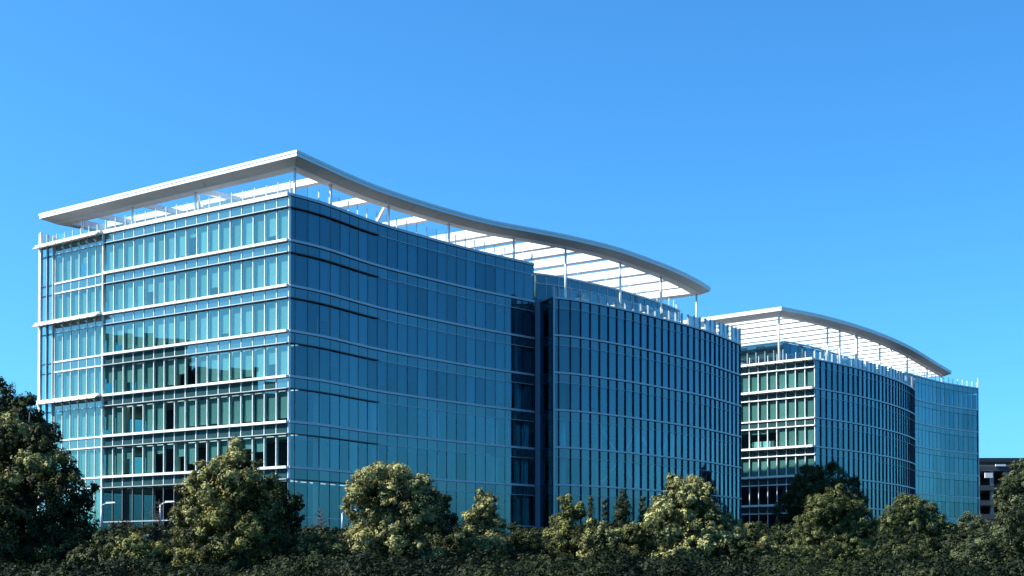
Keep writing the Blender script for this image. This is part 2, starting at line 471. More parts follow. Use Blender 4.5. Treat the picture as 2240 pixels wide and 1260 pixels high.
# vertical fins of the bulging wing, standing on above the roof terrace
Nf = miters(convex)
for i, ((x, y), (nx, ny)) in enumerate(zip(convex, Nf)):
    L = math.hypot(nx, ny); nx /= L; ny /= L; tx, ty = -ny, nx; w = 0.06
    top = LV[5] + (1.25 if i < 15 else 1.25 + 0.07 * (i - 14))
    MB().seg((x - tx * w / 2, y - ty * w / 2), (x + tx * w / 2, y + ty * w / 2), -0.1, 0.145, BASE, LV[5] - 0.09).build('vertical_fin', 'fin_metal', b1)
    MB().seg((x - tx * .05, y - ty * .05), (x + tx * .05, y + ty * .05), -0.1, 0.14, LV[5] + 0.10, top).build('balustrade_post', 'side_band', b1)
MB().seg(convex[0], lerp(convex[0], convex[1], .2), -0.1, 0.21, BASE, LV[5] + 1.3).build('corner_fin', 'side_band', b1)
pth = offset(convex, -0.02)
for i, (P, Q) in enumerate(zip(pth[:-1], pth[1:])):
    h = 1.15 if i < 15 else 1.15 + 0.07 * (i - 14)
    MB().seg(lerp(P, Q, .05), lerp(P, Q, .95), -0.012, 0.012, LV[5] + 0.14, LV[5] + h).build('balustrade_pane', 'screen_glare' if i >= 16 and i % 3 != 1 else 'rail_glass', b1)  # pale panes paint in the canopy and far block mirrored in the glass

# floor plates, core, interior columns
outline = [Acor] + [B] + end_main[1:] + concave[1:] + [(2.6, 157.4)] + convex + [Fb]
outl_in = offset(outline, -0.42, True)
for k, z in enumerate([BASE] + LV[:6]):
    if k < 6 or True:
        MB().prism(outl_in, z - (0.5 if k == 0 else 1.02), z - (0.0 if k == 0 else 0.02)).build('floor_slab', 'slab', b1)
roof_poly = [Acor] + [B] + end_main[1:] + concave[1:] + pent + [pent_back]
roof_in = offset(roof_poly, -0.2, True)
MB().prism(roof_in, LV[6] - 1.0, LV[6] - 0.12).build('roof_slab', 'roofing', b1)
core_line = offset(outline, -9.5, True)
core_pts = [(-38, 146), (-20, 134.5), (-9, 152), (-3, 166), (8, 172), (20, 186), (8, 195), (-4, 190), (-28, 163)]
MB().prism(core_pts, BASE, LV[5] + 0.3).build('core_wall', 'core', b1)
MB().prism([(-38, 146), (-20, 134.5), (-9, 152), (-3, 166), (8, 172), (12, 180), (4, 190), (-28, 163)], LV[5], LV[6] - 1).build('core_wall', 'core', b1)
for path, idx, o in ((concave, (4, 10, 16, 22), 1.6), (convex, (2, 6, 11, 16, 21, 26), 1.5), (end_main, (1, 6, 11), 1.7)):
    pi_ = offset(path, -o)
    for i in idx:
        x, y = pi_[i]
        top = LV[6] - 1 if path is not convex else LV[5] - 1
        MB().tube([(x, y, BASE), (x, y, top)], [0.36, 0.36], 12).build('interior_column', 'column', b1, True)
pv = offset(convex, -1.7)
for (i, ka, j, kb) in ((6, 2, 8.4, 1), (11, 2, 9.2, 1), (11, 2, 13.6, 1), (16, 2, 14.2, 1), (6, 0, 8.4, 1), (11, 0, 9.4, 1)):
    def pp(t): a = int(t); return lerp(pv[a], pv[a + 1], t - a)
    a = pp(i); b_ = pp(j)
    MB().bar((*a, LV[ka] - (0 if ka == 0 else 1.0)), (*b_, LV[kb] + (0.05 if ka else -1.05)), 0.22, 0.22).build('brace', 'column', b1)

# blinds and ceiling lights behind the end wall
open_ = {(6, 8): 0.35, (5, 4): .5, (3, 8): .35, (2, 2): 0, (2, 3): 0, (2, 6): 0.1, (1, 2): .45, (1, 3): 0, (1, 5): .35, (1, 6): .2, (1, 9): 0, (1, 14): .5, (1, 15): 0, (1, 16): .15}
for k in range(7):
    z0, z1 = floors1[k]
    if k == 0: continue
    def pick(i, k=k):
        if (k, i) in open_: return open_[(k, i)]
        r = rb.random()
        if k <= 1 and r < 0.12: return rb.uniform(.3, .7)
        return rb.uniform(.90, .98) if r < 0.93 else rb.uniform(.55, .85)
    blinds(b1, end_main, z0 + 0.1, z1 - 1.1, pick)
    blinds(b1, end_left[2:], z0 + 0.1, z1 - 1.1, lambda i: rb.uniform(.92, .98) if rb.random() < .95 else .5, lgap=0.12, setb=.24)
# paler and darker blinds behind the hollow side
for k in range(3, 7):
    z0, z1 = floors1[k]
    def pick2(i, k=k):
        return rb.uniform(.93, .99) if rb.random() < (0.94 if k > 3 else 0.55) else rb.choice((0.0, 0.5, 0.8))
    blinds(b1, concave[1:], z0 + 0.1, z1 - 1.1, pick2, lgap=0.06, rgap=0.06)
    if k < 6: blinds(b1, convex[1:], z0 + 0.1, z1 - 1.1, pick2, lgap=0.10, rgap=0.06)
for k in range(0, 4):
    z = floors1[k][1] - 1.06
    inn = offset(end_main, -1.6)
    for i in range(17):
        if rb.random() < 0.75: MB().seg(lerp(inn[i], inn[i + 1], .2), lerp(inn[i], inn[i + 1], .75), -0.09, 0.09, z - 0.05, z).build('ceiling_light', 'lamp_emit', b1)
inn = offset(concave, -2.6)
for i in range(0, 9): MB().seg(lerp(inn[i], inn[i + 1], .2), lerp(inn[i], inn[i + 1], .8), -0.07, 0.07, LV[0] - 1.12, LV[0] - 1.06).build('ceiling_light', 'lamp_emit', b1)

# balustrades on the roof
rail(b1, end_main, LV[6] + 0.26, 1.15, 0.05, 'white_paint')
rail(b1, end_left, LV[6] + 0.22, 1.0, 0.045, 'white_paint')
rail(b1, concave[1:], LV[6] + 0.20, 1.15, 0.05, 'white_paint')
rail(b1, pent, LV[6] + 0.15, 1.05, 0.035, 'white_paint')
MB().seg((2.2, 156.4), (2.35, 160.2), -0.03, 0.03, LV[6] + 0.1, LV[6] + 1.5).build('wind_screen', 'side_glass', b1)
# plant enclosure on the roof
MB().prism([(-31, 136.8), (-27.5, 134.4), (-26.5, 136), (-30, 138.4)], LV[6], LV[6] + 1.9).build('plant_enclosure', 'white_paint', b1)


# canopies -----------------------------------------------------------------
def canopy(parent, ring, z, side, e, stations, wide, col_in, cols, open_stations=(), beam=(0.8, 0.9), roofz=None, longs=(), braces=()):
    """closed ring with a white fascia, a sloping soffit and a flat bottom flange; deep beams span it"""
    fw = wide
    cp = part_empty('roof_canopy', parent)
    N = miters(ring, True); nr = len(ring)
    def panel_run(prof, name, m, gap):
        i = 0
        while i < nr:
            j = i + 1; L = math.dist(ring[i], ring[j % nr])
            if L > 8:                                   # a long straight edge: cut into equal panels
                q = max(2, round(L / 4.2))
                seq = [[(lerp(ring[i], ring[j % nr], a / q), lerp(N[i], N[j % nr], a / q)), (lerp(ring[i], ring[j % nr], (a + 1) / q), lerp(N[i], N[j % nr], (a + 1) / q))] for a in range(q)]
            else:
                while L < 3.9 and j < nr - 1 and math.dist(ring[j], ring[j + 1]) < 8:
                    L += math.dist(ring[j], ring[j + 1]); j += 1
                seq = [[(ring[k], N[k]) for k in range(i, j + 1)]] if j < nr else [[(ring[k % nr], N[k % nr]) for k in range(i, j + 1)]]
            for sq in seq:
                t = gap / max(.2, math.dist(sq[-2][0], sq[-1][0]))
                sq[-1] = (lerp(sq[-1][0], sq[-2][0], t), lerp(sq[-1][1], sq[-2][1], t))
                k = len(prof); vs = [(p[0] + n_[0] * o, p[1] + n_[1] * o, zz) for p, n_ in sq for o, zz in prof]; fs = []
                for c_ in range(len(sq) - 1):
                    for a_ in range(k): fs.append((c_ * k + a_, (c_ + 1) * k + a_, (c_ + 1) * k + (a_ + 1) % k, c_ * k + (a_ + 1) % k))
                fs.append(tuple(range(k - 1, -1, -1))); fs.append(tuple((len(sq) - 1) * k + a_ for a_ in range(k)))
                link(name, vs, fs, m, cp)
            i = j
    panel_run([(0, z), (0, z - 0.24), (-0.4, z - 0.24), (-0.4, z)], 'fascia_panel', 'fascia', 0.02)
    panel_run([(-0.05, z - 0.245), (-0.05, z - 0.54), (-0.5, z - 0.54), (-0.5, z - 0.245)], 'fascia_panel', 'fascia', 0.02)
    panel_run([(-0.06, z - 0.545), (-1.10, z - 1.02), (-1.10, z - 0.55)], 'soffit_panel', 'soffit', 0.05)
    MB().sweep(ring, [(-1.105, z - 0.3), (-1.105, z - 1.06), (-fw, z - 1.06), (-fw, z - 0.3)], True).build('edge_beam', 'flange', cp)
    return cp


def cross_beams(cp, starts, e, lens, z, w, h, m='white_paint'):
    for (x, y), L in zip(starts, lens):
        MB().bar((x, y, z - 0.09 - h / 2), (x + e[0] * L, y + e[1] * L, z - 0.09 - h / 2), w, h).build('cross_beam', m, cp)


can_side = spline([(-19.66, 124.58), (-15.26, 133.27), (-12.33, 138.09), (-7.48, 144.45), (-2.23, 150.09), (3.34, 154.4), (7.37, 157.7), (12.52, 162.82), (17.25, 169.15), (21.57, 175.72), (25.11, 182.22), (27.17, 186.73)], 60)
tipL = (-51.16, 147.46)
can_back = (3.2, 206.0)
can_side = [can_side[0]] + can_side[3:-3] + [can_side[-1]]
ring1 = [tipL] + can_side + [can_back]; n1 = len(can_side) + 1
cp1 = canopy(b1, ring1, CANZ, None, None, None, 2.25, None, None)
inner = offset(ring1, -2.2, True)[1:n1]


def ray_len(P, e, A_, B_):
    """length from P along e to the line A_B_"""
    dx, dy = B_[0] - A_[0], B_[1] - A_[1]; den = e[0] * dy - e[1] * dx
    return ((A_[0] - P[0]) * dy - (A_[1] - P[1]) * dx) / den


EB = (EX, EY)
starts = []; lens = []
cum = [0]
for a, b_ in zip(inner[:-1], inner[1:]): cum.append(cum[-1] + math.hypot(b_[0] - a[0], b_[1] - a[1]))
def on_inner(s):
    i = max(j for j in range(len(cum)) if cum[j] <= s + 1e-6); i = min(i, len(cum) - 2)
    return lerp(inner[i], inner[i + 1], (s - cum[i]) / (cum[i + 1] - cum[i]))
T = cum[-1]
def s_at_u(u):
    best = min(range(len(inner)), key=lambda i: abs(project((*inner[i], CANZ - 1.3))[0] - u)); return cum[best]
for u in (1080, 1146, 1211, 1269, 1325, 1373, 1420, 1459, 1492, 1518):
    P = on_inner(s_at_u(u)); starts.append(P); lens.append(max(6, ray_len(P, EB, tipL, can_back) - 2.8))
cross_beams(cp1, starts, EB, lens, CANZ, 0.85, 0.95)
starts = [on_inner(s_at_u(u)) for u in (705, 826, 957)]
cross_beams(cp1, starts, EB, [ray_len(P, EB, tipL, can_back) - 2.8 for P in starts], CANZ, 0.7, 0.62)
# long beams of the open front bay and slanting braces
inend = [lerp(offset(ring1, -2.2, True)[0], inner[0], t) for t in (0.14, 0.36, 0.62)]
sd = ((can_back[0] - tipL[0]), (can_back[1] - tipL[1])); _l = math.hypot(*sd); sd = (sd[0] / _l, sd[1] / _l)
for P, L in zip(inend, (20, 26, 27)):
    MB().bar((P[0], P[1], CANZ - 0.8), (P[0] + sd[0] * L, P[1] + sd[1] * L, CANZ - 0.8), 0.45, 0.5).build('long_beam', 'white_paint', cp1)
# canopy columns
colp = offset(ring1, -1.65, True)
def col_at(parent, x, y, z0, z1, r=0.14):
    MB().tube([(x, y, z0), (x, y, z1)], [r, r], 10).build('canopy_column', 'white_paint', parent, True)
cs = colp[1:n1]
for u in (646, 720, 851, 983, 1114, 1244, 1355, 1444, 1541):
    i = min(range(len(cs)), key=lambda i: abs(project((*cs[i], CANZ - 1.4))[0] - u))
    x, y = cs[i]
    zb = LV[6] if u < 1200 else LV[5]
    col_at(b1, x, y, zb - 0.1, CANZ - 1.06, 0.14)
for t in (0.10, 0.335, 0.61):
    P = lerp(colp[0], cs[0], t); col_at(b1, P[0], P[1], LV[6] - 0.1, CANZ - 1.06, 0.14)
for (u0, v0, u1, v1, yb) in ((846, 445, 822, 492, 143.5), (430, 420, 437, 452, 137.5)):
    a = at(u0, v0, yb); b_ = at(u1, v1, yb + 1.5)
    MB().bar(a, b_, 0.28, 0.28).build('canopy_brace', 'white_paint', b1)

# ------------------------------------------------------------------ far building
L2B = [CAMZ + 12.90 + FH * (k - 10) for k in range(9, 16)]       # index 0 = level 9 ... index 6 = level 15
b2 = thing('office_building', 'farther curved blue glass office block behind the near one, smaller white wing canopy', 'building')
panes2 = PaneSet('window_pane'); spans2 = PaneSet('spandrel_panel')
G2 = (34.24, 205.25); H2 = (43.59, 197.05); I2 = (68.3, 232.4)
e2 = (G2[0] - H2[0], G2[1] - H2[1]); _l = math.hypot(*e2); e2 = (e2[0] / _l, e2[1] / _l); m2 = _l / 8
end2 = [(H2[0] + e2[0] * m2 * i, H2[1] + e2[1] * m2 * i) for i in range(14, -1, -1)]
conv2 = spline([H2, (49.57, 203.4), (54.2, 209.0), (60.6, 218.0), (65.8, 227.0), I2], 27)
conc2 = spline([(68.9, 240.2), (71.9, 244.2), (78.5, 252.3), (84.7, 258.3), (89.2, 262.0)], 18)
LT = L2B[5]; LR = L2B[6]
fl2 = [(BASE, L2B[0])] + [(L2B[k], L2B[k + 1]) for k in range(5)]
for k, (z0, z1) in enumerate(fl2):
    floor_span(panes2, spans2, end2, z0, z1, 'clear_glass' if k > 1 else 'lobby_glass', 'spandrel')  # lowest floors glazed darker: near block's shadow put into the glass colour
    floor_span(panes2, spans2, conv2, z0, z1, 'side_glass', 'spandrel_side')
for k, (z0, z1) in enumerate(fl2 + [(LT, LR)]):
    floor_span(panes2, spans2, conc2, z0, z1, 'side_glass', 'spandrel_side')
P2c = (41.0, 207.0)
pent2a = [(P2c[0] + e2[0] * 1.55 * i, P2c[1] + e2[1] * 1.55 * i) for i in range(10, -1, -1)]
pent2b = spline([P2c, (46.5, 212.5), (53, 221), (60, 232)], 16)
for P, Q in zip(pent2a[:-1], pent2a[1:]):
    panes2.add(lerp(P, Q, .03), lerp(P, Q, .97), -0.03, 0, LT + 0.1, LR - 1.25, 'clear_glass', .003); spans2.add(lerp(P, Q, .0), lerp(P, Q, 1), -0.03, 0, LR - 1.2, LR, 'spandrel_side', .003)
for P, Q in zip(pent2b[:-1], pent2b[1:]):
    panes2.add(lerp(P, Q, .03), lerp(P, Q, .97), -0.03, 0, LT + 0.1, LR - 0.05, 'side_glass', .003)
ret2 = [I2, (66.5, 236.0), (68.9, 240.2)]
for k, (z0, z1) in enumerate(fl2): floor_span(panes2, spans2, ret2, z0, z1, 'side_glass', 'spandrel_side')
panes2.flush(b2); spans2.flush(b2)
mullions(b2, end2, BASE, LT, 0.10, 0.05, 'white_paint', inner=0.25)
mullions(b2, pent2a, LT, LR - 1.2, 0.14, 0.08, 'white_paint')
mullions(b2, conc2, BASE, LR, 0.07, 0.02, 'mullion_dark')
N2 = miters(conv2)
for i, ((x, y), (nx, ny)) in enumerate(zip(conv2, N2)):
    L = math.hypot(nx, ny); nx /= L; ny /= L; tx, ty = -ny, nx; w = 0.06
    MB().seg((x - tx * w / 2, y - ty * w / 2), (x + tx * w / 2, y + ty * w / 2), -0.1, 0.145, BASE, LT - 0.09).build('vertical_fin', 'fin_metal', b2)
    MB().seg((x - tx * .06, y - ty * .06), (x + tx * .06, y + ty * .06), -0.1, 0.14, LT + 0.12, LT + 1.2 + 0.03 * i).build('balustrade_post', 'side_band', b2)
pth = offset(conv2, -0.02)
for i, (P, Q) in enumerate(zip(pth[:-1], pth[1:])):
    MB().seg(lerp(P, Q, .05), lerp(P, Q, .95), -0.012, 0.012, LT + 0.14, LT + 1.15 + 0.03 * i).build('balustrade_pane', 'screen_glare' if i >= 8 and i % 3 else 'rail_glass', b2)
for k in range(6):
    z = L2B[k]
    if k != 3:
        band(b2, end2, 0.02, 0.75, z - 0.05, z + 0.25, 'white_paint', 'sun_shelf')
        for i in range(14):
            P = end2[i]; Q = end2[i + 1]
            MB().seg(lerp(P, Q, -.03), lerp(P, Q, .03), 0.14, 0.7, z - 0.35, z - 0.06).build('shelf_bracket', 'dark_metal', b2)
    else: band(b2, end2, 0.0, 0.2, z - 0.08, z + 0.12, 'white_paint', 'transom')
    band(b2, end2, 0.0, 0.2, z - 1.16, z - 1.0, 'white_paint', 'transom')
    band(b2, conv2, 0.0, 0.22, z - 0.09, z + 0.10, 'side_band', 'floor_band')
    band(b2, conv2, 0.0, 0.08, z - 1.12, z - 1.06, 'side_band', 'transom')
for k in range(7):
    band(b2, conc2, 0.0, 0.16, L2B[k] - 0.12, L2B[k] + 0.12, 'side_band', 'floor_band')
band(b2, pent2a, -0.2, 0.15, LR, LR + 0.15, 'side_band', 'coping')
band(b2, pent2b, -0.2, 0.15, LR, LR + 0.15, 'side_band', 'coping')
MB().seg(conc2[-1], (conc2[-1][0] + .12, conc2[-1][1] + .1), -0.04, 0.08, BASE, LR + 1.9).build('mast', 'white_paint', b2)
out2 = end2 + conv2[1:] + ret2[1:] + conc2[1:] + [(62, 286), (20, 234)]
o2 = offset(out2, -0.42, True)
for k, z in enumerate([BASE] + L2B[:6]):
    MB().prism(o2, z - (0.4 if k == 0 else 1.02), z - 0.02).build('floor_slab', 'slab', b2)
MB().prism(offset(pent2a + pent2b[1:] + [(68.9, 241)] + conc2[1:] + [(62, 285), (21, 234)], -0.2, True), LR - 1.0, LR - 0.1).build('roof_slab', 'roofing', b2)
MB().prism([(32, 214), (42.5, 205), (53, 218), (61, 235), (74, 254), (60, 272), (28, 232)], BASE, LT - 0.5).build('core_wall', 'core', b2)
MB().prism([(32, 220), (42.5, 212), (53, 225), (61, 242), (74, 256), (60, 272), (28, 234)], LT, LR - 1).build('core_wall', 'core', b2)
for P, Q in ((conc2[-1], (62, 286)), ((62, 286), (20, 234)), ((20, 234), end2[0])):
    MB().seg(P, Q, -0.3, -0.05, BASE, LT - 0.05).build('rear_wall', 'core', b2)
for k in range(2, 6):
    z0, z1 = fl2[k]
    op = {(3, 6): .2, (3, 7): .25, (3, 8): .25, (3, 9): .2}
    blinds(b2, end2, z0 + .1, z1 - 1.1, lambda i, k=k: op.get((k, i), rb.uniform(.96, .99)), lgap=0.12, rgap=0.08, setb=0.26, top=0.1)
    blinds(b2, conv2, z0 + .1, z1 - 1.1, lambda i: rb.uniform(.95, .99) if rb.random() < .8 else 0, lgap=0.1, rgap=0.06)
    blinds(b2, conc2, z0 + .1, z1 - 1.1, lambda i: rb.uniform(.95, .99) if rb.random() < .9 else 0, lgap=0.06, rgap=0.06)
blinds(b2, conc2, LT + .1, LR - 1.1, lambda i: rb.uniform(.95, .99), lgap=0.06, rgap=0.06)
blinds(b2, pent2a, LT + .1, LR - 1.25, lambda i: .3, lgap=.1)
MB().seg(lerp(end2[7], end2[8], .1), lerp(end2[9], end2[10], .4), -1.2, -0.5, fl2[3][0], fl2[3][0] + 1.3).build('cabinet', 'white_paint', b2)
rail(b2, end2, LT + 0.25, 1.1, 0.05, 'white_paint')
rail(b2, conc2, LR, 1.2, 0.05, 'white_paint')
rail(b2, pent2a, LR + .15, 1.0, 0.035, 'white_paint')
rail(b2, pent2b, LR + .15, 1.0, 0.035, 'white_paint')
# canopy of the far building
side2 = spline([(39.58, 200.6), (47.0, 207.2), (54.97, 216.3), (62.8, 227.0), (70.33, 239.1), (78.56, 254.1), (85.92, 267.3)], 40)
tip2 = (39.58 + e2[0] * 27, 200.6 + e2[1] * 27)
back2 = (85.92 + e2[0] * 24, 267.3 + e2[1] * 24)
side2 = [side2[0]] + side2[2:-2] + [side2[-1]]
ring2 = [tip2] + side2 + [back2]; n2_ = len(side2) + 1
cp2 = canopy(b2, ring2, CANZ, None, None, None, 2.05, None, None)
in2 = offset(ring2, -2.0, True)[1:n2_]
for i in list(range(1, len(in2) - 1, 2)):
    P = in2[i]; L = ray_len(P, e2, tip2, back2) - 2.4
    MB().bar((P[0], P[1], CANZ - 0.55), (P[0] + e2[0] * L, P[1] + e2[1] * L, CANZ - 0.55), 1.1, 0.85).build('cross_beam', 'white_paint', cp2)
cs2 = offset(ring2, -1.6, True)[1:n2_]
for u, r in ((1709, .16), (1808, .15), (1841, .15), (1877, .26), (1921, .15), (1950, .15), (1985, .15), (2030, .15), (2080, .15)):
    i = min(range(len(cs2)), key=lambda i: abs(project((*cs2[i], CANZ - 1.4))[0] - u))
    col_at(b2, *cs2[i], LT, CANZ - 1.06, r)

# planters on the roof terraces
ORD = ('first', 'second', 'third', 'fourth', 'fifth', 'sixth')
def planter(label, x, y, z, a, L, cat='planter', group=None):
    t = thing('planter', label, cat, group); d = (cos(a), sin(a))
    P = (x - d[0] * L / 2, y - d[1] * L / 2); Q = (x + d[0] * L / 2, y + d[1] * L / 2)
    MB().seg(P, Q, -0.3, 0.3, z, z + 0.55).build('trough', 'white_paint', t)
    MB().seg(P, Q, -0.34, 0.34, z + 0.551, z + 0.60).build('rim', 'white_paint', t)
    n = 140; c = np.column_stack([RNG.uniform(-L / 2, L / 2, n), RNG.normal(0, .16, n), RNG.uniform(.55, 1.05, n)])
    w = np.column_stack([x + c[:, 0] * d[0] - c[:, 1] * d[1], y + c[:, 0] * d[1] + c[:, 1] * d[0], z + c[:, 2]])
    PLANTS.append((t, w))
PLANTS = []
for q, i in enumerate((4, 8, 12, 15, 19, 23)):
    (x, y), (x2, y2) = offset(convex, -1.2)[i], offset(convex, -1.2)[i + 1]
    planter(ORD[q] + ' white planter trough from the recess on the near building roof terrace', x, y, LV[5] + .02, atan2(y2 - y, x2 - x), 1.8, group='planters on the near terrace')
for q, i in enumerate((3, 7, 11, 16, 21)):
    (x, y), (x2, y2) = offset(conv2, -1.2)[i], offset(conv2, -1.2)[i + 1]
    planter(ORD[q] + ' white planter trough from the front corner on the far building terrace', x, y, LT + .02, atan2(y2 - y, x2 - x), 1.8, group='planters on the far terrace')
# air handling units with louvres on the roof of the near building
def air_unit(label, x, y, z, w_, d_, h_):
    t = thing('air_unit', label, 'air unit')
    MB().box(x - w_ / 2, x + w_ / 2, y - d_ / 2, y + d_ / 2, z, z + h_).build('housing', 'pale_concrete', t)
    for k in range(5): MB().box(x - w_ * .42, x + w_ * .42, y - d_ / 2 - .06, y - d_ / 2 + .01, z + h_ * (.15 + .15 * k), z + h_ * (.22 + .15 * k)).build('louvre', 'grey_metal', t)
    MB().tube([(x, y, z + h_), (x, y, z + h_ + .25)], [.45, .4], 14).build('fan_cowl', 'grey_metal', t)
air_unit('grey rooftop air unit behind the balustrade near the roof corner', -12.0, 147.0, LV[6] - .1, 3.0, 2.0, 1.3)
air_unit('second smaller grey rooftop air unit under the white roof beams', -5.5, 155.5, LV[6] - .1, 2.4, 1.8, 1.2)

# ------------------------------------------------------------------ block mirrored in the end wall, off to the left
nb = thing('neighbour_block', 'dark stepped office block mirrored in the lower glass of the end wall', 'building')
def block(x0, x1, y0, y1, h):
    MB().box(x0, x1, y0, y1, 0.0, h).build('wall', 'brown_wall', nb)
    MB().box(x0 - .3, x1 + .3, y0 - .3, y1 + .3, h, h + .6).build('roof_edge', 'concrete', nb)
    nz = int((h - 4) / 3.8)
    for k in range(nz):
        z = 3.0 + 3.8 * k
        for j in range(int((y1 - y0 - 1.5) / 3.2)):
            y = y0 + 1.2 + 3.2 * j
            o = MB().box(x1 - 0.1, x1 + 0.05, y, y + 2.3, z, z + 2.0).build('window', 'dark_metal', nb)
block(-136, -112, 123, 137, 36.5)
block(-134, -110, 112.2, 122.6, 32.0)
block(-136, -111, 86, 111.8, 29.0)

# ------------------------------------------------------------------ vegetation
leafmat('leaf_olive', (0.010, 0.020, 0.007), (0.32, 0.305, 0.095))
leafmat('leaf_pale', (0.016, 0.027, 0.009), (0.48, 0.45, 0.18))
leafmat('leaf_dark', (0.007, 0.013, 0.005), (0.10, 0.115, 0.038))
leafmat('leaf_fine', (0.014, 0.025, 0.009), (0.21, 0.22, 0.075))
leafmat('leaf_grey', (0.018, 0.028, 0.012), (0.17, 0.185, 0.085))


def leaves_mesh(name, centers, normals, size, tone, m, parent=None, aspect=2.0):
    n = len(centers)
    nr = normals / np.linalg.norm(normals, axis=1)[:, None]
    rnd = RNG.normal(size=(n, 3)); t = np.cross(nr, rnd); t /= np.linalg.norm(t, axis=1)[:, None]; b = np.cross(nr, t)
    s = (size * RNG.uniform(.6, 1.3, n))[:, None]
    vs = np.empty((n, 4, 3), np.float32)
    vs[:, 0] = centers - t * s * aspect / 2; vs[:, 2] = centers + t * s * aspect / 2
    bend = nr * s * 0.15
    vs[:, 1] = centers + b * s * .5 + bend; vs[:, 3] = centers - b * s * .5 + bend
    me = bpy.data.meshes.new(name)
    me.vertices.add(n * 4); me.vertices.foreach_set('co', vs.reshape(-1))
    me.loops.add(n * 4); me.loops.foreach_set('vertex_index', np.arange(n * 4, dtype=np.int32))
    me.polygons.add(n); me.polygons.foreach_set('loop_start', np.arange(0, n * 4, 4, dtype=np.int32))
    me.polygons.foreach_set('loop_total', np.full(n, 4, np.int32))
    me.update(calc_edges=True)
    a = me.attributes.new('tone', 'FLOAT', 'POINT'); a.data.foreach_set('value', np.repeat(tone ** 1.25, 4).astype(np.float32))
    me.materials.append(MATS[m])
    o = bpy.data.objects.new(name, me); COL.objects.link(o)
    if parent: o.parent = parent
    return o


for _t, _w in PLANTS:
    leaves_mesh('foliage', _w, RNG.normal(0, 1, _w.shape), .12, RNG.uniform(.2, .8, len(_w)), 'leaf_fine', _t)


def crown_points(lobes, leaf, dens, clump=0.22, up=0.35):
    """leaves in clumps spread over and through ellipsoid lobes (x, y, z, rx, ry, rz)"""
    Cs = []; Ns = []; Ts = []
    for (x, y, z, rx, ry, rz) in lobes:
        R = (rx * ry * rz) ** (1 / 3)
        cr = max(0.22, clump * R)
        ncl = max(10, int(4.8 * (R / cr) ** 2))
        d = RNG.normal(size=(ncl, 3)); d /= np.linalg.norm(d, axis=1)[:, None]
        rad = RNG.uniform(.45, 1.06, ncl) ** 0.7
        cc = np.array([x, y, z]) + d * rad[:, None] * np.array([rx, ry, rz])
        ct = np.clip(RNG.normal(.38, .30, ncl) + .2 * d[:, 2], 0, 1)  # clump tone lifted towards lobe tops: top light put into leaf colour
        nl = max(16, int(dens * 2.3 * (cr / leaf) ** 2))
        for c, dd, tt in zip(cc, d, ct):
            k = int(nl * RNG.uniform(.6, 1.3)); crr = cr * RNG.uniform(.65, 1.3)
            q = RNG.normal(size=(k, 3)); q /= np.linalg.norm(q, axis=1)[:, None]
            r_ = RNG.uniform(.15, 1, k) ** .5
            Cs.append(c + q * (r_ * crr)[:, None] * np.array([1, 1, .85]))
            Ns.append(q * .75 + dd * .55 + np.array([0, 0, up]) + RNG.normal(0, .20, (k, 3)))
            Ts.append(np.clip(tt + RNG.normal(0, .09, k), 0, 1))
    return np.concatenate(Cs), np.concatenate(Ns), np.concatenate(Ts)


def lobes_from(px, Y, squash=1.0, spread=0.5):
    out = []
    for (u, v, r) in px:
        yy = Y + random.uniform(-spread, spread) * r * Y / FPX
        x, y, z = at(u, v, yy); R = r * Y / FPX
        out.append((x, y, z, R, R * 0.95, R * squash))
    return out


def tree(name, label, cat, px, Y, m, leaf=0.16, dens=1.6, trunk=True, clump=0.22, spread=0.6, group=None, up=0.35, aspect=1.9, shoots=3, tips=(), tipmat='leaf_pale'):
    leaf *= .68
    t = thing(name, label, cat, group)
    px = list(px); base = list(px)
    for (u, v, r) in base:                     # small shoots that break the outline
        for q in range(shoots):
            a = random.uniform(-2.6, .9) if random.random() < .7 else random.uniform(-pi, pi)
            rr = r * random.uniform(.22, .42)
            px.append((u + cos(a) * r * random.uniform(.75, 1.08), v + sin(a) * r * random.uniform(.75, 1.12), max(4, rr)))
    lb = lobes_from(px, Y, spread=spread)
    c, nn, tt = crown_points(lb, leaf, dens, clump, up)
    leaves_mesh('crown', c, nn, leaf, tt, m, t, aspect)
    if tips:  # clumps of paler leaves paint in sunlit highlights
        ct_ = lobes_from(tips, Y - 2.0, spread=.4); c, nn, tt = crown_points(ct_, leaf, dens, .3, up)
        leaves_mesh('highlight_shoots', c, nn, leaf, np.clip(tt + .2, 0, 1), tipmat, t, aspect)
    if trunk:
        big = max(lb, key=lambda q: q[3]); xs = sum(q[0] * q[3] ** 2 for q in lb) / sum(q[3] ** 2 for q in lb)
        zt = max(q[2] + q[5] * .6 for q in lb); zb = ground_z(xs, Y) - 0.2
        h = zt - zb; r0 = max(.07, h * .022)
        mb = MB().tube([(xs, Y, zb), (xs + .05 * h * .1, Y, zb + h * .35), (xs - .02 * h, Y + .02 * h, zb + h * .7), (xs, Y, zt)], [r0, r0 * .8, r0 * .45, r0 * .12], 8)
        for q in lb:
            zz = max(zb + .3 * h, q[2] - 0.8 * abs(q[0] - xs) - .3)
            zz = min(zz, zt - .1 * h)
            if math.dist((xs, Y, zz), q[:3]) > .3: mb.tube([(xs, Y, zz), ((xs + q[0]) / 2, (Y + q[1]) / 2, (zz + q[2]) / 2 + .1), q[:3]], [r0 * .4, r0 * .25, r0 * .06], 5)
        mb.build('trunk', 'bark', t, True)
    return t


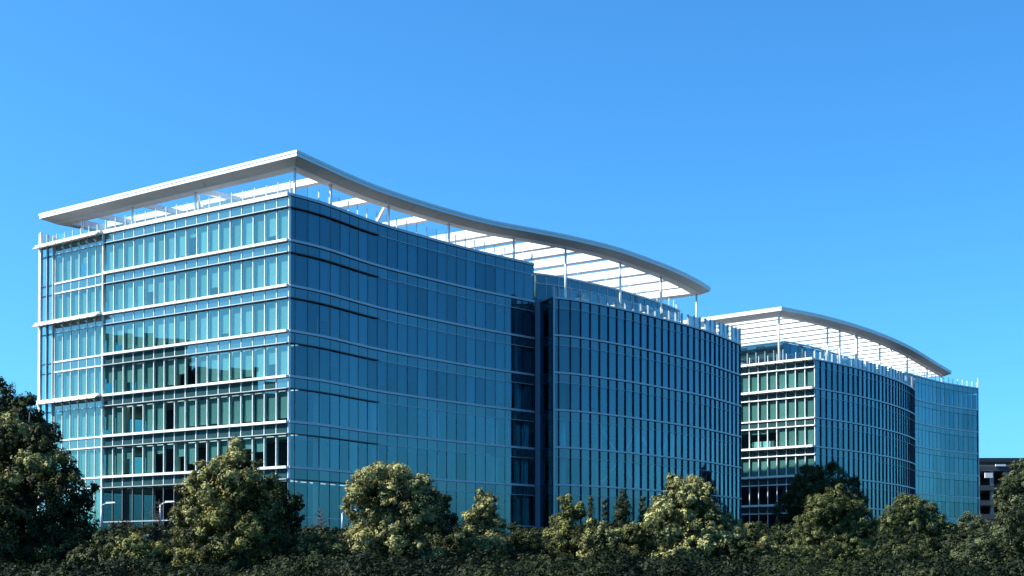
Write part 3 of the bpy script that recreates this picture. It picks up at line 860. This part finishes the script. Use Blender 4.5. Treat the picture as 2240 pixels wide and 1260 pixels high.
tree('broadleaf_tree', 'near black shaded tree in front of the corner of the far building', 'tree',
     [(1770, 1060, 34), (1815, 1055, 40), (1850, 1075, 32), (1745, 1090, 34), (1800, 1105, 60), (1860, 1120, 40), (1720, 1120, 30), (1790, 1150, 60)], 186, 'leaf_dark', .22, 1.6)
tree('broadleaf_tree', 'tall dark evergreen tree rising behind the tree with clumps coloured sunlit yellow, corner of the picture', 'tree',
     [(0, 880, 45), (55, 915, 42), (15, 945, 60), (85, 960, 38), (-40, 930, 70), (-60, 1010, 80), (40, 1010, 60)], 92, 'leaf_dark', .17, 1.9)
tree('broadleaf_tree', 'big rounded dark tree with top clumps coloured sunlit yellow beside the end wall', 'tree',
     [(20, 960, 48), (85, 975, 42), (40, 1030, 70), (120, 1020, 45), (150, 1080, 52), (80, 1100, 80), (-30, 1090, 80), (165, 1140, 45), (60, 1180, 85), (140, 1200, 70), (-20, 1220, 90), (195, 1225, 50)], 72, 'leaf_dark', .14, 1.7,
     tips=[(25, 922, 20), (55, 932, 18), (48, 1000, 18), (78, 1012, 24), (110, 1012, 20), (135, 1000, 14), (30, 1040, 16)])
tree('broadleaf_tree', 'tall pointed olive tree in front of the near building corner', 'tree',
     [(517, 970, 11), (516, 988, 18), (512, 1020, 34), (480, 1045, 50), (540, 1060, 55), (445, 1090, 58), (520, 1110, 75), (430, 1160, 55), (500, 1180, 85), (430, 1230, 55), (560, 1160, 60), (520, 1250, 80)], 80, 'leaf_olive', .14, 1.8,
     tips=[(517, 968, 9), (516, 982, 12), (522, 1000, 17), (500, 1040, 20), (450, 1080, 22), (545, 1042, 16), (470, 1020, 14), (420, 1130, 18)])
tree('broadleaf_tree', 'lower dark tree joined to the right flank of the tall pointed olive tree', 'tree',
     [(598, 1065, 22), (590, 1100, 38), (632, 1105, 24), (618, 1140, 42), (600, 1190, 60), (640, 1210, 40), (575, 1240, 55)], 84, 'leaf_dark', .15, 1.8)
tree('broadleaf_tree', 'round headed pale tree with dense leaf tips in front of hollow glass side', 'tree',
     [(835, 1045, 32), (800, 1062, 38), (880, 1055, 38), (790, 1100, 45), (925, 1075, 32), (870, 1100, 55), (920, 1120, 45), (850, 1150, 55), (800, 1190, 50), (880, 1200, 60), (790, 1220, 50), (870, 1245, 60), (930, 1245, 50), (800, 1255, 50)], 82, 'leaf_pale', .13, 1.9,
     tips=[(835, 1030, 20), (800, 1045, 22), (875, 1040, 22), (912, 1062, 18), (775, 1085, 22), (850, 1072, 20), (800, 1180, 24), (865, 1190, 22), (785, 1215, 24)])
tree('broadleaf_tree', 'dark grey green tree leaning out behind the round headed pale tree', 'tree',
     [(940, 1110, 38), (955, 1150, 42), (950, 1200, 48), (965, 1240, 42)], 88, 'leaf_dark', .15, 1.7)
tree('young_tree', 'narrow cone shaped young tree by the recess between the two glass wings', 'tree',
     [(1052, 1090, 14), (1055, 1115, 24), (1076, 1105, 14), (1035, 1140, 24), (1070, 1145, 30), (1045, 1180, 42), (1080, 1195, 34), (1020, 1190, 24)], 84, 'leaf_pale', .12, 1.9, clump=.3)
tree('young_tree', 'spindly upright young tree beside the first fin of the bulging wing', 'tree',
     [(1238, 1100, 12), (1244, 1125, 20), (1268, 1115, 11), (1228, 1150, 26), (1258, 1155, 24), (1210, 1165, 20), (1240, 1185, 40)], 84, 'leaf_olive', .12, 1.9, clump=.3)
tree('shrub', 'pale yellow leaved shrub close by the spindly young tree', 'shrub',
     [(1305, 1165, 26), (1325, 1185, 30), (1295, 1200, 32), (1330, 1215, 28)], 80, 'leaf_pale', .12, 1.8, trunk=False, clump=.3)
tree('shrub', 'dull olive shrub filling the gap before the large pale bushy tree', 'shrub',
     [(1385, 1170, 28), (1365, 1195, 34), (1405, 1190, 34), (1375, 1225, 38)], 82, 'leaf_fine', .12, 1.8, trunk=False, clump=.3)
tree('broadleaf_tree', 'large pale bushy tree with cream coloured highlights in front of the bulging wing', 'tree',
     [(1476, 1062, 20), (1522, 1062, 20), (1490, 1090, 38), (1525, 1095, 34), (1460, 1115, 38), (1505, 1130, 45), (1440, 1145, 32), (1560, 1130, 26), (1590, 1150, 24), (1470, 1170, 45), (1540, 1175, 45), (1610, 1170, 24), (1590, 1185, 32), (1500, 1215, 50), (1560, 1215, 40), (1480, 1250, 50), (1560, 1250, 45)], 78, 'leaf_pale', .14, 1.8,
     tips=[(1478, 1055, 14), (1520, 1056, 14), (1500, 1085, 22), (1450, 1110, 20), (1425, 1140, 18), (1500, 1130, 20), (1590, 1180, 18), (1615, 1165, 14), (1545, 1190, 20), (1470, 1165, 20)])
tree('broadleaf_tree', 'domed fine leaved tree standing before the far building', 'tree',
     [(1830, 1100, 32), (1800, 1115, 36), (1862, 1118, 34), (1780, 1150, 40), (1835, 1150, 55), (1885, 1150, 30), (1790, 1200, 48), (1850, 1205, 55), (1890, 1200, 30), (1820, 1245, 60), (1755, 1235, 36), (1890, 1240, 40)], 84, 'leaf_fine', .085, 1.5, clump=.16)
tree('broadleaf_tree', 'low spreading olive tree under the far building curved end', 'tree',
     [(1990, 1112, 28), (1960, 1130, 32), (2025, 1125, 30), (1940, 1165, 32), (1990, 1160, 42), (2040, 1155, 30), (2075, 1180, 34), (2010, 1195, 40)], 100, 'leaf_fine', .11, 1.6, clump=.18)
tree('broadleaf_tree', 'small rounded tree right of the low spreading olive tree', 'tree',
     [(2130, 1148, 26), (2105, 1165, 30), (2160, 1170, 30), (2135, 1195, 42), (2180, 1195, 30)], 104, 'leaf_grey', .11, 1.6, clump=.2)
tree('broadleaf_tree', 'grey green tree beside the far parking structure at the picture edge', 'tree',
     [(2212, 1062, 30), (2240, 1050, 36), (2200, 1095, 28), (2235, 1100, 45), (2270, 1090, 50), (2225, 1145, 45), (2260, 1160, 50)], 120, 'leaf_grey', .13, 1.6, clump=.2)
tree('shrub', 'broad grey green bush filling the bottom corner below the parking structure', 'shrub',
     [(2190, 1190, 40), (2235, 1165, 45), (2150, 1205, 40), (2215, 1130, 30), (2130, 1230, 45), (2190, 1250, 50), (2240, 1245, 50), (2280, 1220, 55)], 66, 'leaf_grey', .09, 1.5, trunk=False, clump=.2)
tree('shrub', 'little yellow green shrub poking up behind the clipped hedge', 'shrub',
     [(1672, 1190, 13), (1668, 1205, 15), (1678, 1215, 13)], 84, 'leaf_pale', .10, 1.8, trunk=False, clump=.4)
tree('shrub', 'thin twiggy shrub between the pale bushy tree and the clipped hedge', 'shrub',
     [(1645, 1160, 10), (1643, 1180, 14), (1650, 1200, 18)], 86, 'leaf_olive', .10, 1.6, trunk=False, clump=.4)
tree('shrub', 'low feathery shrub at the foot of the domed fine leaved tree', 'shrub',
     [(1718, 1180, 16), (1738, 1185, 18), (1705, 1195, 18), (1750, 1205, 20)], 88, 'leaf_fine', .10, 1.6, trunk=False, clump=.35)
tree('shrub', 'yellow tipped bush below the pointed olive tree', 'shrub',
     [(290, 1205, 38), (330, 1215, 36), (255, 1225, 34), (300, 1245, 40)], 62, 'leaf_olive', .11, 1.7, trunk=False, clump=.25)
tree('shrub', 'dull shrub filling the gap left of the narrow cone shaped tree', 'shrub',
     [(1000, 1190, 26), (985, 1210, 30), (1018, 1215, 30)], 86, 'leaf_dark', .12, 1.7, trunk=False, clump=.26)
tree('shrub', 'dark green shrub between the narrow cone and the spindly young tree', 'shrub',
     [(1130, 1185, 24), (1160, 1192, 26), (1145, 1212, 34), (1110, 1208, 28)], 86, 'leaf_dark', .12, 1.7, trunk=False, clump=.26)
tree('shrub', 'dark low bush between pointed olive tree and round headed pale tree', 'shrub',
     [(690, 1195, 24), (720, 1205, 28), (665, 1210, 28), (740, 1212, 22)], 80, 'leaf_fine', .12, 1.7, trunk=False, clump=.26)
tree('shrub', 'dark bush under the right shoulder of the large pale bushy tree', 'shrub',
     [(1640, 1205, 26), (1600, 1215, 34), (1665, 1220, 26)], 76, 'leaf_dark', .12, 1.7, trunk=False, clump=.26)
tree('shrub', 'rounded dark bush at the foot of the low spreading olive tree', 'shrub',
     [(1930, 1215, 30), (1975, 1222, 34), (2030, 1215, 32), (2080, 1218, 30)], 74, 'leaf_dark', .12, 1.7, trunk=False, clump=.26)
tree('shrub', 'dark bush below the big rounded dark tree', 'shrub',
     [(225, 1200, 28), (205, 1225, 34), (180, 1240, 40)], 66, 'leaf_dark', .12, 1.7, trunk=False, clump=.26)
# dark slim conifers against the bulging wing
for i, (u, top, w_) in enumerate(((1292, 1085, 9), (1323, 1092, 9), (1362, 1070, 20), (1406, 1085, 13))):
    lab = ['slim dark conifer nearest the spindly young tree', 'thin dark conifer second from the spindly young tree', 'widest dark conifer against the blue fins', 'dark conifer beside the pale bushy tree'][i]
    tree('conifer', lab, 'tree', [(u + random.uniform(-1, 1), v, max(4, w_ * min(1, .25 + (v - top) / 60))) for v in range(top + 6, 1200, 11)], 112, 'leaf_dark', .10, .9, clump=.5, shoots=0, group='conifers by the bulging wing')


def hedge(label, u0, u1, vt, Y, depth, m, leaf=.10):
    x0, _, zt = at(u0, vt, Y); x1 = at(u1, vt, Y)[0]; zb = ground_z(x0, Y) - .3
    n = int((x1 - x0) * (zt - zb + depth) * 110)
    k = RNG.integers(0, 3, n); a = RNG.uniform(size=n); b = RNG.uniform(size=n)
    c = np.empty((n, 3)); nn = np.zeros((n, 3))
    top = k < 1
    c[:, 0] = x0 + a * (x1 - x0)
    c[:, 1] = np.where(top, Y + b * depth, Y + RNG.normal(0, .06, n)); c[:, 2] = np.where(top, zt + RNG.normal(0, .05, n), zb + b * (zt - zb))
    nn[:, 2] = np.where(top, 1, .15); nn[:, 1] = np.where(top, 0, -1); nn += RNG.normal(0, .5, (n, 3))
    t = thing('hedge', label, 'hedge')
    leaves_mesh('foliage', c, nn, leaf, np.clip(RNG.normal(.5, .25, n), 0, 1), m, t)
    MB().box(x0 + .5, x1 - .5, Y + .4, Y + depth - .4, zb, zt - .45).build('twig_core', 'soil', t)
    return t


hedge('clipped dark hedge between pale bushy tree and domed tree', 1605, 1790, 1196, 82, 2.0, 'leaf_fine')
hedge('clipped dark hedge between domed tree and small rounded tree', 1880, 2110, 1203, 80, 2.0, 'leaf_fine')
hedge('long low hedge under the end wall by the lamp posts', 180, 410, 1174, 104, 1.4, 'leaf_dark')
hedge('low hedge along the foot of the hollow glass side', 640, 770, 1184, 104, 1.4, 'leaf_dark')
# tangle of low growth in the foreground that nobody could count
lob = []
for i in range(260):
    Y = random.uniform(46, 74); u = random.uniform(-500, 2740)
    R = random.uniform(.8, 1.5); vt = random.uniform(1206, 1262)
    x, y, z = at(u, vt, Y); lob.append((x, y, z - R, R * 1.25, R, R))
    lob.append((x + random.uniform(-1, 1), y, max(.4, z - 2.2 * R), R * 1.3, R, R))
c, nn, tt = crown_points(lob, .075, .55, .2)
# ivy and low scrub on the bank below the buildings
lob = []
for i in range(900):
    Y = random.uniform(72, 109); x = random.uniform(-.5 * Y, .72 * Y); R = random.uniform(.45, .95)
    lob.append((x, Y, ground_z(x, Y) + R * .3, R * 1.4, R, R))
c2, n2, t2 = crown_points(lob, .13, .6, .33)
tag(leaves_mesh('bank_scrub', c2, n2, .13, t2 * .45, 'leaf_dark'), 'dark scrub covering the bank below the glass buildings', 'scrub', kind='stuff')
tt *= .5 * np.clip(.5 + .4 * np.sin(c[:, 0] * .55 + 1.0) + .35 * np.sin(c[:, 0] * 1.7 + c[:, 1] * .6), .12, 1)
tag(leaves_mesh('undergrowth', c, nn, .085, np.clip(tt * 1.3, 0, 1), 'leaf_dark'), 'dark tangled undergrowth along the foot of the picture', 'undergrowth', kind='stuff')


# bare small trees
def bare(name, label, u, vb, vt, Y, w_, seed, n=26):
    r = random.Random(seed); t = thing(name, label, 'tree')
    x, _, z1 = at(u, vt, Y); z0 = ground_z(x, Y) - .1; h = z1 - z0; ww = w_ * Y / FPX
    MB().tube([(x, Y, z0), (x + .05, Y, z0 + h * .5), (x, Y, z1)], [.06, .045, .012], 6).build('trunk', 'bark', t, True)
    mb = MB()
    for i in range(n):
        f = r.uniform(.2, .95); L = ww * (1.15 - f) * r.uniform(.6, 1.2); a = r.uniform(0, 2 * pi)
        p0 = np.array((x, Y, z0 + h * f)); p1 = p0 + np.array((cos(a) * L, sin(a) * L, L * r.uniform(.1, .6))); mb.tube([p0, (p0 + p1) / 2 + (0, 0, -.05 * L), p1], [.022, .015, .006], 4)
        for q in range(3):
            g = r.uniform(.35, .95); s0 = p0 + (p1 - p0) * g; s1 = s0 + np.array((r.uniform(-.5, .5), r.uniform(-.5, .5), r.uniform(0, .6))) * L * .5; mb.tube([s0, s1], [.012, .004], 3)
    mb.build('branches', 'bark', t)
    return t


bare('bare_tree', 'leafless small tree by the lamp post below the end wall', 348, 1172, 1092, 108, 40, 3, 30)
for i, (u, vt, lab) in enumerate(((700, 1110, 'leafless shrub at the foot of the near building corner'),)):
    bare('bare_tree', lab, u, 1180, vt, 110, 34, 9, 44)


# lamp posts ------------------------------------------------------------------
def lamp(label, u, v, Y):
    x, _, z = at(u, v, Y); zb = ground_z(x, Y); t = thing('street_lamp', label, 'street lamp', 'lamp posts by the near building')
    MB().tube([(x, Y, zb), (x, Y, z)], [.10, .07], 10).build('pole', 'lamp_grey', t, True)
    MB().tube([(x, Y, zb), (x, Y, zb + .35)], [.18, .18], 10).build('base', 'concrete', t, True)
    MB().tube([(x, Y, z - .03), (x + .25, Y, z + .12), (x + .5, Y, z + .18)], [.05, .045, .04], 8).build('arm', 'lamp_grey', t, True)
    MB().add([(x + .35, Y - .16, z + .15), (x + 1.15, Y - .14, z + .22), (x + 1.15, Y + .14, z + .22), (x + .35, Y + .16, z + .15), (x + .4, Y - .1, z + .3), (x + 1.08, Y - .08, z + .31), (x + 1.08, Y + .08, z + .31), (x + .4, Y + .1, z + .3)],
             [(3, 2, 1, 0), (4, 5, 6, 7), (0, 1, 5, 4), (1, 2, 6, 5), (2, 3, 7, 6), (3, 0, 4, 7)]).build('lamp_head', 'white_paint', t)
lamp('street lamp beside the leafless small tree', 351, 1104, 110)
lamp('street lamp at the edge of the big rounded dark tree', 222, 1106, 112)
lamp('street lamp just left of the round headed pale tree', 749, 1122, 110)
for (u, v, Y, lab) in ((327, 1172, 100, 'white marker post on the long low hedge'), (711, 1186, 96, 'white marker post at the foot of the hollow glass side')):
    x, _, z = at(u, v, Y); t = thing('marker_post', lab, 'post')
    MB().tube([(x, Y, ground_z(x, Y) - .1), (x, Y, z - .35)], [.06, .06], 8).build('post', 'lamp_grey', t)
    MB().box(x - .28, x + .28, Y - .06, Y + .06, z - .55, z + .12).build('plate', 'white_paint', t)

# parking structure at the right edge -----------------------------------------
pk = thing('parking_structure', 'dark open sided parking structure seen past the end of the far building', 'building')
for k, v in enumerate((1020, 1062, 1095, 1125)):
    x0, _, z = at(2128, v, 300); x1 = at(2330, v, 300)[0]
    MB().box(x0, x1, 299, 330, z - 1.1, z).build('deck_edge', 'core', pk)
x0 = at(2128, 1000, 300)[0]; x1 = at(2330, 1000, 300)[0]
for i in range(7):
    x = x0 + 1.0 + i * (x1 - x0 - 2) / 6
    MB().box(x - .3, x + .3, 299.4, 300.2, 4, at(0, 1020, 300)[2] - .2).build('pillar', 'concrete', pk)
MB().box(x0, x1, 318, 330, 4, at(0, 1022, 300)[2]).build('rear_wall', 'core', pk)
a = at(2150, 1012, 305); MB().sweep([(x0 + 1, 303), (x0 + 8, 303), (x1, 303)], [(0, a[2]), (0, a[2] + .9), (-12, a[2] + 1.5), (-12, a[2])]).build('roof', 'dark_metal', pk)
for (u, v, w_, h_) in ((2162, 1040, 1.7, 1.1), (2188, 1018, 2.2, .4)):
    x, _, z = at(u, v, 299); MB().box(x - w_ / 2, x + w_ / 2, 298.6, 298.95, z - h_ / 2, z + h_ / 2).build('white_panel', 'white_paint', pk)
